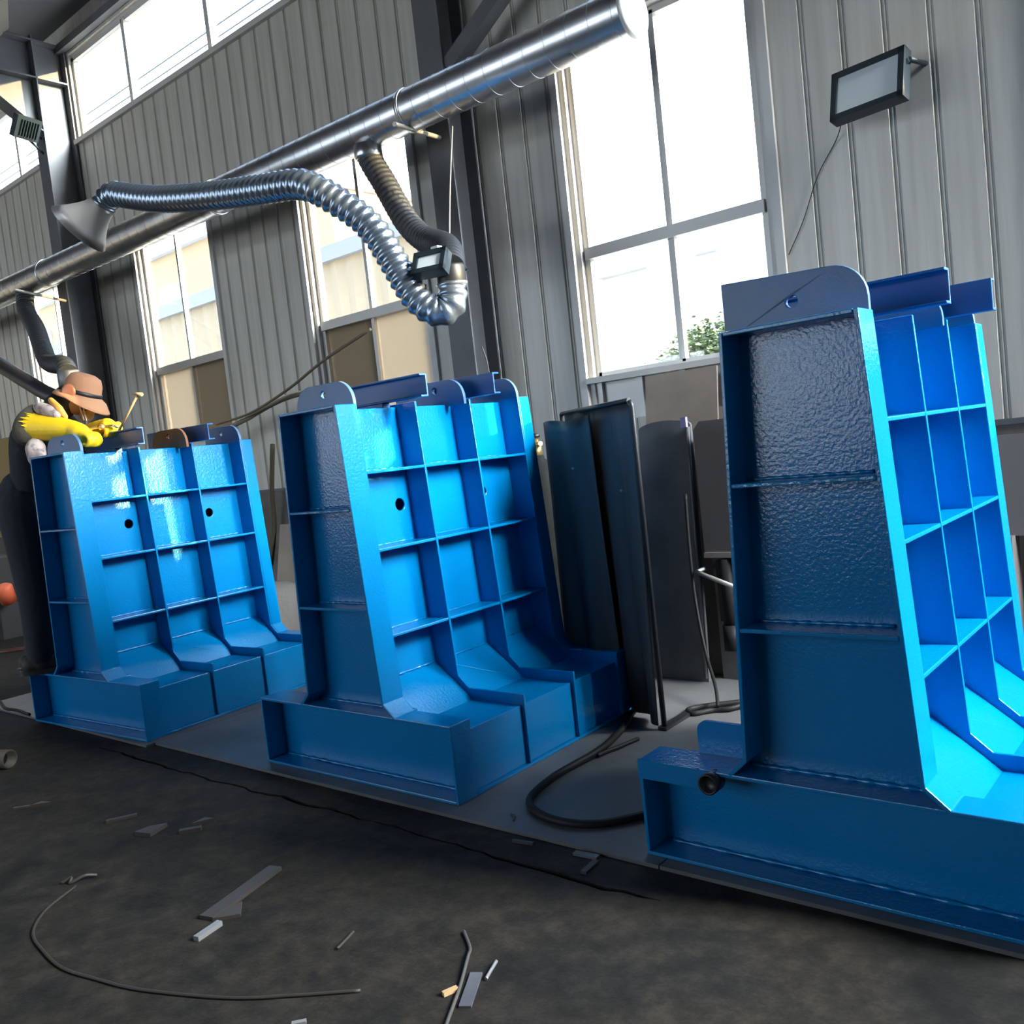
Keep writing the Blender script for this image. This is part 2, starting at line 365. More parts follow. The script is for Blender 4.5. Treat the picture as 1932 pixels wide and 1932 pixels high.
# ceiling, other walls
c = MB(); sl_ = .09
c.prism([(YW+.2, 5.75), (YW+.2, 5.9), (-5, 5.9+sl_*7.2), (YF-.2, 5.9+sl_*.2), (YF-.2, 5.75), (-5, 5.75+sl_*7.2)], XL-.2, XR+.2, 'x')
struct(c.build('ceiling', ROOF))
c = MB(); c.box(XL-.15, XL, YF, YW+.1, -.05, 6.4); struct(c.build('wall_left', SHEET))
c = MB()  # right wall; its unseen high open bay is added to light the blocks
DY0, DY1, DZ0, DZ1 = .85, 2.08, 2.4, 5.75
c.box(XR, XR+.15, YF, DY0, -.05, 6.4); c.box(XR, XR+.15, DY1, YW+.1, -.05, 6.4); c.box(XR, XR+.15, DY0, DY1, DZ1, 6.4); c.box(XR, XR+.15, DY0, DY1, -.05, DZ0)
struct(c.build('wall_right', SHEET))
c = MB(); FZ0, FZ1 = .9, 3.0  # openings out of view, added and shaped as fill light from the front
c.box(XL, XR, YF-.1, YF, -.05, FZ0); c.box(XL, XR, YF-.1, YF, FZ1, 4.1); c.box(XL, XR, YF-.1, YF, 5.6, 6.2)
FX1 = -1.4
c.box(FX1, XR, YF-.1, YF, FZ0, FZ1); c.box(FX1, XR, YF-.1, YF, 4.1, 5.6)
for q in range(7): x_ = XL+q*(FX1-XL)/6; c.box(x_-.25, x_+.25, YF-.1, YF, FZ0, FZ1); c.box(x_-.25, x_+.25, YF-.1, YF, 4.1, 5.6)
struct(c.build('wall_front', SHEET))
# eave rail and purlins
c = MB(); c.box(XL, XR, YW-.07, YW, 5.505, 5.575); struct(c.build('trim_3', STEELP))
for i, y in enumerate((.6, -1.4, -3.4)):
    c = MB(); z = 5.75+sl_*(YW-y)*.93; c.box(XL, XR, y-.03, y+.03, z-.16, z-.012); struct(c.build('trim_%d' % (4+i), STEELP))

# portal frames: H columns with haunch and rafter
def column(idx, xc, flip, deep=.30):
    rt = bpy.data.objects.new('steel_column' if idx == 0 else 'steel_column', None); COL.objects.link(rt); rt.location = (xc, YW-.15, 0)
    y0 = YW-deep; hw = .095
    m = MB(); m.box(xc-hw, xc+hw, y0-.012, y0, -.012, 5.6); m.build('front_flange', STEELP, rt)
    m = MB(); m.box(xc-hw, xc+hw, YW-.026, YW-.014, -.012, 5.6); m.build('back_flange', STEELP, rt)
    m = MB(); m.box(xc-.006, xc+.006, y0, YW-.026, -.012, 5.6); m.build('web', STEELP, rt)
    m = MB()
    # haunch web and rafter, rising into the hall
    yA = y0-.012
    m.prism([(yA, 4.72), (yA, 5.6), (-5, 6.2), (-5, 5.95), (.9, 5.43)], xc-.006, xc+.006, 'x'); m.build('haunch_web', STEELP, rt)
    m = MB(); m.strip([(yA, 4.72), (.9, 5.43), (-5, 5.95)], .012, xc-hw, xc+hw, 1)
    m.v = [(p[1], p[0], p[2]) for p in m.v]; m.build('haunch_flange', STEELP, rt)
    for z in (5.20, 5.545):
        m = MB(); m.box(xc-hw, xc+hw, (1.2 if z < 5.4 else .2), YW-.026, z, z+.014); m.build('stiffener', STEELP, rt)
    m = MB(); m.box(xc-hw, xc+hw, 1.50, 1.512, 5.21, 5.54); m.build('stiffener', STEELP, rt)
    return rt
cl_ = column(0, -.70, 0, .235); tag(cl_, 'dark steel H-column behind the middle blue block, right of the third window', 'column', 'portal frame columns', 'structure')
cl_ = column(1, -5.68, 0, .305); tag(cl_, 'dark steel H-column with sunlit web behind the bending worker', 'column', 'portal frame columns', 'structure')
cl_ = column(2, 4.30, 0, .235); tag(cl_, 'steel H-column on the back wall beyond the right edge of the photo', 'column', 'portal frame columns', 'structure')
# knee brace at the near column and a roof brace at the far one
m = MB(); m.obox((-.12, 2.02, 3.86), (.86, 0, .5), (0, 1, 0), (-.5, 0, .86), .55, .045, .045)
tag(m.build('knee_brace', STEELP), 'dark diagonal brace high on the wall behind the duct', 'brace')
m = MB(); m.tube([(-5.62, 1.62, 5.60), (-4.05, 1.0, 5.70)], .085, 4, smooth=False)
tag(m.build('roof_brace', mat('brace_paint', (.2, .185, .16), .5)), 'pale square roof brace running up from the top of the far column', 'brace')

# ------------------------------------------------------------------ outdoors
g = MB(); g.box(-60, 60, YW+.2, 70, -.3, -.1); g.box(XR+.2, 60, -40, YW+.2, -.3, -.1); g.box(-60, 60, -40, YF-.25, -.3, -.1); struct(g.build('ground_outside', GROUND))
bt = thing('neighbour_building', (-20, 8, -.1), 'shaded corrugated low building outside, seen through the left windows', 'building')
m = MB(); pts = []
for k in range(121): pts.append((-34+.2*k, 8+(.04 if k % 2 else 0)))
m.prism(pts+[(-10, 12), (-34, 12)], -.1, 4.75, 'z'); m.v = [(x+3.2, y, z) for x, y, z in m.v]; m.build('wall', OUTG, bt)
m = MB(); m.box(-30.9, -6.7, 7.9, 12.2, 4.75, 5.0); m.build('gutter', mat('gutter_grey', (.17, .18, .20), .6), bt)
bt = thing('upper_building', (-24, 13, -.1), 'cream building rising behind the corrugated one, seen through the second window', 'building')
m = MB(); m.box(-52, -14.5, 13, 20, -.1, 8.3); m.build('wall', OUTW, bt)
FW = mat('far_window', (.24, .22, .19), .4)
for k in range(12): m = MB(); m.box(-50+3*k, -48.6+3*k, 12.95, 13.05, 6.0, 7.4); m.build('window', FW, bt)
m = MB(); m.box(-52.2, -14.3, 12.8, 20.2, 8.3, 8.5); m.build('roof', OUTP, bt)
bt = thing('pale_warehouse', (0, 19, -.1), 'pale hazy warehouse with a flat roof band outside the large right window', 'building')
m = MB(); m.box(-13.5, 24, 21, 28, -.1, 6.0); m.build('wall', OUTP, bt)
m = MB(); m.box(-13.8, 24.2, 20.7, 28, 6.0, 6.5); m.build('roof', mat('far_roof', (.36, .39, .42), .7), bt)
for nm, y0_, z0_, lab in (('power_line', 20, 19.3, 'upper of the two power lines outside the clerestory window'), ('power_line', 20, 18.85, 'lower of the two power lines outside the clerestory window')):
    m = MB(); m.tube([(-70, y0_, z0_+.2), (-36, y0_, z0_), (-20, y0_, z0_-.1), (10, y0_, z0_)], .03, 5); tag(m.build(nm, BLACK), lab, 'cable')
def tree(x, y, h, r, label):
    t = thing('tree', (x, y, -.1), label, 'tree', 'trees outside the large window')
    m = MB(); m.tube([(x, y, -.1), (x+.05, y, h*.45), (x, y+.05, h*.8)], [.12, .09, .03], 8); m.build('trunk', BARK, t)
    m = MB(); rng = random.Random(int(x*100))
    for k in range(2600):
        d = Vector((rng.gauss(0, 1), rng.gauss(0, 1), rng.gauss(0, 1))); d.normalize(); d *= r*rng.random()**.4; d.z *= .8
        p = Vector((x, y, h-r*.7))+d+Vector((rng.gauss(0, .12), 0, rng.gauss(0, .1)))
        n = Vector((rng.gauss(0, 1), rng.gauss(0, 1), rng.gauss(0, 1))).normalized(); q = n.to_track_quat('Z', 'Y'); s = .035+.035*rng.random()
        m.add([p+q @ Vector(v) for v in ((-s, 0, 0), (0, -s*.5, .01), (s, 0, 0), (0, s*.5, .01))], [(0, 1, 2, 3)])
    m.build('foliage', LEAF, t)
tree(-4.05, 12, 2.95, .62, 'bushy green tree outside the large window, the taller one at the sash bar')
tree(-5.75, 13.6, 2.62, .5, 'small green bush outside the large window, left of the taller tree')

# ------------------------------------------------------------------ floor plates
def plate(x0, x1, y0, y1, label):
    m = MB(); m.box(x0, x1, y0, y1, -.012, 0); return tag(m.build('steel_floor_plate', PLATE), label, 'floor plate', 'steel plates on the concrete floor')
plate(-1.23, 1.66, -.07, 1.86, 'grey steel floor plate under the middle blue block and the hose loop')
plate(1.665, 3.9, -.07, 1.86, 'grey steel floor plate under the rightmost blue block')
plate(-3.3, -1.235, -.115, 1.86, 'grey steel floor plate under the left blue block')

# ------------------------------------------------------------------ the blue welded blocks
H, WT, HB, HS, BL, BR, D = 1.5, .381, .293, .341, .373, .793, 1.184
WC, CH, W, T = .446, .055, .095, .012
YA, YB, YC = .4215, .759, 1.098
RR = (1.2287, .9218, .5828); SS = (1.0947, .7037); DEP = .115
XLT, XLB = .018, -.028
def fx(z): return WT+(WC-WT)*(H-z)/(H-HS)
def lx(z): return XLT+(XLB-XLT)*(H-z)/(H-HS)
def block(name, loc, rz, label, lugs, lug1_square=False):
    rt = thing(name, loc, label, 'steel block', 'blue welded counterweight frames', rz)
    def B(mb, n, m=BLUE, p=None):
        o = mb.build(n, m, p or rt, local=True)
        if n != 'weld_bead':
            bv = o.modifiers.new('edge', 'BEVEL'); bv.width = .0028; bv.segments = 2; bv.limit_method = 'ANGLE'; bv.angle_limit = .7
        return o
    right = [(BR, 0), (BR, HB), (WC+CH, HB), (WC, HS), (WT, H)]
    leftc = [(XLT, H), (XLB, HS), (XLB-.05, HB)]
    ins = [(BR-.004, .004), (BR-.004, HB-.004), (WC+CH-.006, HB-.002), (WC-.004, HS-.002), (WT-.004, H-.002), (XLT+.004, H-.002), (XLB+.004, HS), (XLB-.046, HB-.004), (-BL+.004, HB-.004), (-BL+.004, .004)]
    m = MB(); m.prism(ins, W, W+T-.002); web = B(m, 'front_web')
    m = MB(); m.strip(right, T, -0, W+T, 1); B(m, 'right_flange')
    m = MB(); m.strip(leftc, T, 0, W+T, 1); B(m, 'left_flange')
    m = MB(); m.box(-BL, BR-T, 0, W+T, 0, T); m.box(-BL, -BL+T, 0, W+T, T, HB-T)
    B(m, 'foot_flange')
    m = MB(); m.box(-BL, WC+CH-.01, 0, W+T+.025, HB-T, HB); B(m, 'foot_top_plate')
    m = MB(); m.box(XLT+T, WT-T, 0, W, H-T, H); B(m, 'stiffener')
    for z in SS:
        m = MB(); m.box(lx(z)+T, fx(z)-T, 0, W, z-T/2, z+T/2); st = B(m, 'stiffener')
        b = MB(); pts = [(lx(z)+.03+i*.012, W-.004, z+T/2+.003) for i in range(int((fx(z)-lx(z)-.06)/.012))]
        b.tube(pts, [.004+.0018*math.sin(i*1.9)+.001*random.random() for i in range(len(pts))], 6); B(b, 'weld_bead', BLUE, st)
    b = MB(); pts = [(XLB-.02+i*.014, W-.004, HB+.003) for i in range(int((WC+CH-XLB-.02)/.014))]
    b.tube(pts, [.005+.002*math.sin(i*1.7)+.0015*random.random() for i in range(len(pts))], 6); B(b, 'weld_bead', BLUE, web)
    b = MB(); pts = [(-BL+.03+i*.016, W-.004, T+.003) for i in range(int((BR+BL-.06)/.016))]
    b.tube(pts, [.005+.002*math.sin(i*1.3)+.0015*random.random() for i in range(len(pts))], 6); B(b, 'weld_bead', BLUE, web)
    for yy in (YA, YB, YC):
        m = MB(); m.prism([(XLB, T)]+[(BR, T)]+right[1:]+[(XLT, H), (XLB, HS)], yy, yy+T); B(m, 'rib')
    m = MB(); m.strip(right, T, YC+T, D, 1); B(m, 'back_flange')
    m = MB(); m.box(XLB, BR, W+T, D, 0, T); B(m, 'bottom_plate')
    m = MB(); m.strip([(XLT, H), (XLB, HS), (XLB, T)], T, W+T, D, 1); B(m, 'back_plate')
    m = MB(); m.prism([(XLB, T), (BR-.03, T), (BR-.03, HB-.05), (WC-.05, HB-.02), (fx(HS)-DEP, HS+.05), (WT-DEP, H), (XLT, H), (XLB, HS)], D-.06, D-.06+T); B(m, 'end_plate')
    m = MB(); m.box(XLT, WT-DEP, W+T, D, H-.03, H-.018); B(m, 'top_plate')
    # recessed skin of each bay
    zk, zt = HS+.055, HB-.045
    bays = [(W+T, YA), (YA+T, YB), (YB+T, YC)]
    for i, (y0, y1) in enumerate(bays):
        m = MB(); path = [(BR-.016, T), (BR-.016, zt), (WC+CH+.02, zt), (fx(zk)-DEP, zk)]
        m.strip(path, T, y0, y1, 1)
        # flat upper field with its bolt hole
        xA, xB = fx(zk)-DEP, WT-DEP
        hole = [] if i == 1 else [[(yy, zz) for yy, zz in circ(.358 if i == 0 else .882, 1.08, .026, 24)]]
        pl_ = [(y0, zk), (y1, zk), (y1, H-.012), (y0, H-.012)]
        k = MB(); k.prism(pl_, 0, -T, 'x', holes=hole)
        k.v = [(x+xA+(xB-xA)*(z-zk)/(H-zk), y, z) for x, y, z in k.v]
        b0 = len(m.v); m.v += k.v; m.f += [tuple(q+b0 for q in f) for f in k.f]; m.sm += k.sm
        sk = B(m, 'skin_plate')
        b = MB(); n_ = int((y1-y0-.02)/.012); pts = [(fx(zk)-DEP+.004, y0+.01+j*.012, zk+.002) for j in range(n_)]
        b.tube(pts, [.005+.002*math.sin(j*1.6)+.0015*random.random() for j in range(n_)], 6); B(b, 'weld_bead', BLUE, sk)
    for z in RR:
        for i, (y0, y1) in enumerate(bays):
            m = MB(); m.box(fx(z)-DEP, fx(z)-.001, y0, y1, z-T/2, z+T/2); sh = B(m, 'shelf_stiffener')
            b = MB(); n_ = int((y1-y0-.02)/.011); pts = [(fx(z)-DEP+.004, y0+.01+j*.011, z+T/2+.002) for j in range(n_)]
            b.tube(pts, [.004+.002*math.sin(j*1.6)+.0015*random.random() for j in range(n_)], 6); B(b, 'weld_bead', BLUE, sh)
    # lifting lugs
    def lug(x0, x1, y, mtl, h=.098, square=False):
        r = .09; p = [(x0, H-.02), (x1, H-.02), (x1, H+h-r)]
        p += [(x1-r+r*math.cos(a), H+h-r+r*math.sin(a)) for a in [math.pi/2*k/8 for k in range(1, 9)]]
        if square: p += [(x0, H+h+.012)]
        else: p += [(x0+r-r*math.sin(a), H+h-r+r*math.cos(a)) for a in [math.pi/2*k/8 for k in range(0, 9)]]
        m = MB(); m.prism(p, y, y+.016, holes=[circ((x0+x1)/2+.0, H+.056, .016, 16)]); B(m, 'lifting_lug', mtl)
    lug(-.01 if lug1_square else .023, WT-.005, W+.002, lugs[0], .125 if lug1_square else .098, lug1_square); lug(.03, WT-.003, YB-.03, lugs[1]); lug(.03, WT-.003, YC+.002, lugs[2])
    for y0, dr, x1 in ((.405, -1, .485), (.80, 1, .50)):
        m = MB(); t = .008; a, b_ = 1.508, 1.602; fw = .042*dr
        P = [(y0, a), (y0+fw, a), (y0+fw, a+t), (y0+t*dr, a+t), (y0+t*dr, b_-t), (y0+fw, b_-t), (y0+fw, b_), (y0, b_)]
        m.prism(P, -.13, x1, 'x'); B(m, 'channel', DARKBLUE)
        m = MB(); m.box(.05, .25, min(y0, y0+fw), max(y0, y0+fw), H-.03, a); B(m, 'channel_pad', DARKBLUE)
    return rt
b1 = block('blue_block', (-2.0714, -.1284, 0), .0552, 'left blue block that the worker bends over, with one brown lug', (BLUELUG, PRIMER, BLUELUG))
b2 = block('blue_block', (0, 0, 0), 0, 'middle blue block in full view beside the hose loop', (BLUELUG, BLUELUG, BLUELUG))
b3 = block('blue_block', (1.9672, -.0252, 0), -.0118, 'nearest blue block at the right edge, with a dark pipe hole in its foot', (BLUELUG, BLUELUG, BLUELUG), True)
# what only the nearest block shows on its foot
m = MB(); m.box(-BL, XLB-.09, -.004, .006, HB-.055, HB+.002); m.build('foot_lip', BLUE, b3, local=True)
m = MB(); m.lathe([(.030, 0), (.030, .05), (.024, .05), (.024, .034), (.001, .033)], (XLB-.10, .02, HB-.028), (0, -1, 0), 20); m.build('pipe_socket', BLACK, b3, local=True)  # shallow black cup; its floor stands in for the shade inside a pipe
m = MB(); P = [(-.235, HB), (XLB, HB), (XLB, HB+.1), (-.2, HB+.1)]+[(-.235+.035-.035*math.sin(a), HB+.065+.035*math.cos(a)) for a in [math.pi/2*k/6 for k in range(1, 7)]]
m.prism(P, .125, .137); m.build('foot_rib', BLUE, b3, local=True)

# ------------------------------------------------------------------ duct and fume extractor arms
dx0, dx1 = Vector((-12.9, 1.53, 3.385)), Vector((.885, 1.666, 3.247)); DR = .118
dt = thing('ventilation_duct', (dx0+dx1)/2, 'long shiny galvanised round duct running along the wall in front of the windows', 'duct')
m = MB(); L = (dx1-dx0).length; d_ = (dx1-dx0)/L; pts = []; rr = []
s = 0
while s < L:
    for ds, r in ((0, DR), (.120, DR), (.1215, DR+.0014), (.1295, DR+.0014), (.131, DR)): pts.append(dx0+d_*(s+ds)); rr.append(r)
    s += .132
m.tube([p for p in pts if (p-dx0).length <= L]+[dx1], [r for p, r in zip(pts, rr) if (p-dx0).length <= L]+[DR], 48, caps=False); m.build('duct_tube', GALV, dt, sharp=.4)
m = MB(); m.lathe([(.001, -.01), (DR-.004, -.012), (DR+.008, -.02), (DR+.008, .004), (DR-.004, .004), (DR-.012, -.004), (.001, -.002)], dx1, d_, 40); m.build('end_cap', GALV2, dt)
for x_ in (-.62, -2.6, -5.3, -7.8):
    t = (x_-dx0.x)/d_.x; m = MB(); m.lathe([(DR, -.012), (DR+.007, -.012), (DR+.007, .012), (DR, .012)], dx0+d_*t, d_, 36); m.build('joint_band', GALV, dt)
def strut(a, b, label):
    m = MB(); m.tube([a, b], .014, 8); return tag(m.build('duct_bracket', mat('bracket_paint', (.42, .39, .33), .45, metal=.3)), label, 'bracket', 'struts under the duct')
strut((-.56, 1.45, 3.125), (-.69, 1.97, 3.185), 'pale strut holding the duct at the near column')
strut((-5.35, 1.30, 3.15), (-5.63, 1.895, 3.13), 'pale strut holding the duct at the far column by the worker')

def hose(name, ctrl, r, pitch, amp, m, parent, n=20):
    p = resample(curve(ctrl, 14), pitch/4); R = [r-amp*(0, .5, 1, .5)[i % 4] for i in range(len(p))]
    mb = MB(); mb.tube(p, R, n); return mb.build(name, m, parent)
arm = thing('fume_extractor_arm', (-.995, 1.62, 3.1), 'fume extractor arm with silver ribbed hose and metal hood over the left blue block', 'extractor arm', 'fume extractor arms')
T0 = Vector((-.97, 1.62, 3.16))
m = MB(); m.lathe([(.085, .02), (.085, -.05), (.078, -.06)], (-.975, 1.62, 3.14), (0, 0, 1), 24); m.build('duct_collar', GALV, arm)
hose('lower_hose', [(-.995, 1.62, 3.14), (-.94, 1.62, 3.03), (-.87, 1.62, 2.913), (-.71, 1.60, 2.653), (-.551, 1.57, 2.506), (-.313, 1.47, 2.40), (-.149, 1.33, 2.30), (-.055, 1.215, 2.20)], .076, .036, .009, HOSED, arm)
m = MB(); m.lathe([(.07, .03), (.074, .02), (.074, -.075), (.068, -.085)], (-.035, 1.195, 2.185), (.05, -.05, 1), 24); m.build('elbow_sleeve', BLACK, arm)
m = MB(); m.lathe([(.076, .01), (.079, .01), (.079, -.004), (.076, -.004)], (-.03, 1.19, 2.115), (.05, -.05, 1), 24); m.build('clamp_ring', SCRAPL, arm)
m = MB(); m.box(-.065, -.02, 1.10, 1.135, 2.21, 2.30); m.lathe([(.018, 0), (.018, .03)], (-.045, 1.11, 2.25), (0, -1, 0), 12); m.build('pivot_bracket', SCRAPL, arm)
hose('upper_hose', [(-.03, 1.185, 2.11), (-.03, 1.17, 2.02), (-.085, 1.12, 1.985), (-.19, 1.07, 2.09), (-.36, 1.0, 2.45-.19+.19), (-.53, .89, 2.64), (-.61, .85, 2.70), (-.72, .84, 2.745), (-1.0, .82, 2.79), (-1.42, .80, 2.865), (-1.95, .80, 2.985), (-2.32, .80, 3.10), (-2.45, .79, 3.145), (-2.53, .78, 3.135), (-2.575, .765, 3.10)], .080, .048, .0145, HOSEM, arm, 24)
m = MB()   # hood: pipe neck flaring into a wide flat mouth
nk = Vector((-2.575, .765, 3.10)); mouth_c = Vector((-2.756, .675, 2.985))
ax = (mouth_c-nk).normalized(); hp = Vector((.038, .175, -.084)).normalized(); hp = (hp-ax*hp.dot(ax)).normalized(); hq = ax.cross(hp)
rings = []
for t in [0, .12, .3, .5, .72, 1.0]:
    k = t**1.5; a_, b_ = .077+(.20-.077)*k, .077+(.135-.077)*k; rings.append([nk+(mouth_c-nk)*t+hp*a_*math.cos(q)*(1)+hq*b_*math.sin(q) for q in [2*math.pi*j/32 for j in range(32)]])
inn = [[(p-c_)*.975+c_-ax*.004 for p in rg] for rg, c_ in [(rg, sum(rg, Vector())/32) for rg in rings]]
seq = rings+list(reversed(inn)); vs = [p for rg in seq for p in rg]
m.add(vs, [(i*32+k, i*32+(k+1) % 32, (i+1)*32+(k+1) % 32, (i+1)*32+k) for i in range(len(seq)-1) for k in range(32)], True); m.build('hood', mat('hood_sheet', (.52, .50, .47), .35, metal=.35), arm)

arm2 = thing('fume_extractor_arm', (-5.6, 1.55, 3.2), 'dark fume extractor arm hanging from the duct behind the worker', 'extractor arm', 'fume extractor arms')
hose('lower_hose', [(-5.72, 1.55, 3.20), (-5.62, 1.50, 3.02), (-5.30, 1.42, 2.80), (-5.07, 1.35, 2.60), (-4.86, 1.29, 2.44), (-4.62, 1.25, 2.38), (-4.42, 1.22, 2.345), (-4.33, 1.2, 2.27)], .078, .034, .006, HOSED, arm2)
m = MB(); m.lathe([(.075, .06), (.082, .05), (.082, -.07), (.075, -.08)], (-4.31, 1.19, 2.23), (.1, -.05, 1), 20); m.build('elbow_sleeve', CABM, arm2)
m = MB(); m.tube(curve([(-4.30, 1.18, 2.15), (-4.30, 1.13, 2.08), (-4.42, 1.08, 2.10), (-4.75, 1.03, 2.27), (-5.113, 1.0, 2.445), (-5.6, .95, 2.66)], 8), .062, 16); m.build('upper_tube', BLACK, arm2)

# ------------------------------------------------------------------ flood lights and wires
def flood(loc, rx, rz, wd, hg, label, stub):
    q = Matrix.Rotation(rz, 3, 'Z') @ Matrix.Rotation(rx, 3, 'X')
    t = thing('flood_light', loc, label, 'flood light', 'LED flood lights')
    L = Vector(loc); X, Y, Z = q @ Vector((1, 0, 0)), q @ Vector((0, 1, 0)), q @ Vector((0, 0, 1))
    m = MB(); m.obox(L+Y*.03, X, Y, Z, wd/2, .022, hg/2)
    for k in range(7): m.obox(L+Y*.06+X*(k-3)*wd*.11, X, Y, Z, .004, .014, hg*.36)
    m.build('housing', LAMPBODY, t)
    m = MB(); e = .026
    for sx, sz, a_, b_ in ((0, 1, wd/2, e/2), (0, -1, wd/2, e/2), (1, 0, e/2, hg/2), (-1, 0, e/2, hg/2)):
        m.obox(L+X*sx*(wd/2-e/2)+Z*sz*(hg/2-e/2), X, Y, Z, a_, .012, b_)
    m.build('bezel', LAMPBODY, t)
    m = MB(); m.obox(L+Y*.003, X, Y, Z, wd/2-e, .005, hg/2-e); m.build('lens', LENS, t)
    m = MB()
    for a_, b_ in stub: m.tube([a_, b_], .012, 6)
    m.build('bracket', LAMPBODY, t); return t
flood((1.80, 2.02, 2.672), math.radians(-14), math.radians(-9), .335, .225, 'large flood light on the grey wall right of the big window', [((1.98, 2.02, 2.72), (2.0, 2.2, 2.74)), ((1.98, 2.02, 2.72), (1.8, 2.07, 2.68))])
flood((-.047, 1.06, 2.222), math.radians(-27), math.radians(14), .185, .125, 'small flood light beside the elbow of the silver hose arm', [((-.06, 1.12, 2.235), (-.13, 1.42, 2.24)), ((-.13, 1.42, 2.24), (-.60, 1.955, 2.375))])
flood((-5.56, 1.70, 4.70), math.radians(-32), math.radians(-75), .25, .20, 'dark flood light seen from behind, high on the far column', [((-5.62, 1.74, 4.72), (-5.66, 1.89, 4.66)), ((-5.64, 1.74, 4.64), (-5.66, 1.89, 4.52))])
def wire(name, pts, r, m_, label, cat='wire', group=None):
    m = MB(); m.tube(curve(pts, 8), r, 8); return tag(m.build(name, m_), label, cat, group)
wire('lamp_wire', [(1.66, 2.10, 2.60), (1.592, 2.185, 2.53), (1.49, 2.19, 2.394), (1.40, 2.19, 2.2), (1.314, 2.19, 2.058)], .0025, BLACK, 'thin dark wire hanging from the large flood light down the wall')
wire('hanging_wire', [(-.354, 1.70, 3.10), (-.42, 1.70, 2.8), (-.476, 1.70, 2.487), (-.49, 1.69, 2.30)], .004, mat('pale_cord', (.5, .5, .52), .6), 'thin pale cord hanging from the duct to the hose elbow')

# ------------------------------------------------------------------ things along the wall
wire('bamboo_pole', [(-3.40, 1.9, 1.72), (-2.8, 1.82, 1.75), (-2.2, 1.75, 1.86), (-1.75, 1.72, 1.99), (-1.23, 1.7, 2.11)], .010, POLE, 'long thin bent stick sticking up past the third window', 'pole')
wire('wrapped_pole', [(-5.1, 1.90, .0), (-4.4, 1.95, .95), (-3.55, 1.95, 1.58), (-2.9, 1.90, 1.735), (-2.45, 1.87, 1.81), (-2.09, 1.85, 1.825)], .020, mat('wrapped_pole_paint', (.25, .21, .15), .7), 'thick wrapped pole under the thin stick left of the third window', 'pole')
wire('leaning_stick', [(-2.86, 2.02, 1.50), (-3.0, 2.06, 1.15), (-3.12, 2.10, .75), (-3.3, 2.0, .0)], .019, mat('dark_stick', (.07, .055, .03), .7), 'dark straight stick leaning on the wall between the left and middle blocks', 'pole')
def sack(loc, sz, label, m_=WHITEBAG):
    m = MB(); m.ball((0, 0, 0), 1, 20)
    vs = []
    for (x, y, z) in m.v:
        k = 1+.10*math.sin(5*x+3*z)+.06*math.sin(9*y+4*x)
        sgn = lambda a, e: math.copysign(abs(a)**e, a)
        vs.append((loc[0]+sgn(x, .75)*sz[0]*k, loc[1]+sgn(y, .75)*sz[1]*k, loc[2]+sz[2]+sgn(z, .7)*sz[2]))
    m.v = vs; return tag(m.build('sack', m_), label, 'sack')
sack((-2.62, 1.72, -.012), (.24, .2, .24), 'pale woven sack on the floor between the left and middle blocks')
m = MB(); m.obox((-2.72, 2.02, .43), (1, 0, 0), (0, 1, -.22), (0, .22, 1), .3, .008, .44); tag(m.build('steel_offcut_sheet', BEIGE), 'brownish sheet leaning on the dado behind the pale sack', 'sheet')

def cylinder(x, y, label):
    t = thing('gas_cylinder', (x, y, -.012), label, 'gas cylinder')
    m = MB(); m.lathe([(.10, 0), (.112, .02), (.112, 1.02), (.105, 1.10), (.075, 1.17), (.04, 1.20), (.035, 1.22)], (x, y, -.012), n=28); m.build('body', CYL, t)
    m = MB(); m.lathe([(.03, 0), (.03, .05), (.016, .05), (.016, .10)], (x, y, 1.205), n=16); m.tube([(x, y, 1.265), (x+.055, y-.03, 1.27)], .013, 8); m.build('valve', BRASS, t)
    m = MB(); m.lathe([(.026, 0), (.028, .01), (.02, .022)], (x, y, 1.305), n=14); m.build('handwheel', BLACK, t)
cylinder(.07, 1.60, 'dark grey-green gas cylinder just right of the middle block')

# dark welding curtain standing between the blocks
def drape(name, path, z0, z1, t, m_, parent=None, wav=.02, seed=1):
    rng = random.Random(seed); P = resample(curve(path, 20), .02); nz = 22; vs = []; n = len(P)
    for j in range(nz+1):
        f = j/nz; z = z0+(z1-z0)*f
        for i, p in enumerate(P):
            a = p; tng = (P[min(i+1, n-1)]-P[max(i-1, 0)]).normalized(); nn = Vector((tng.y, -tng.x, 0))
            o = wav*(1-f*.75)*math.sin(i*.62+seed+f*1.2)+wav*.6*(1-f)*math.sin(i*.23+f*2.2)
            vs.append((a.x+nn.x*o, a.y+nn.y*o, z+.006*math.sin(i*.4)*f))
    m = MB(); m.add(vs, [(j*n+i, j*n+i+1, (j+1)*n+i+1, (j+1)*n+i) for j in range(nz) for i in range(n-1)], True)
    o = m.build(name, m_, parent); md = o.modifiers.new('thick', 'SOLIDIFY'); md.thickness = t; return o
scr = thing('welding_screen', (.8, 1.2, -.0), 'dark welding curtain on a stand between the middle and right blocks', 'welding screen')
drape('curtain', [(.50, 1.30, 0), (.62, 1.24, 0), (.80, 1.15, 0), (.98, 1.05, 0), (1.06, .99, 0)], .02, 1.40, .004, SCREENM, scr, .020, 2)
m = MB(); m.tube([(.46, 1.33, 1.40), (1.06, .99, 1.405)], .011, 8); m.tube([(1.06, .99, 1.405), (1.068, .995, 1.38), (1.066, 1.0, 0)], .012, 8); m.tube([(.46, 1.33, 1.40), (.46, 1.33, 0)], .012, 8)
for x_, y_ in ((1.066, 1.0), (.46, 1.33)): m.box(x_-.02, x_+.02, y_-.02, y_+.2, 0, .015)
m.build('stand', BLACK, scr)
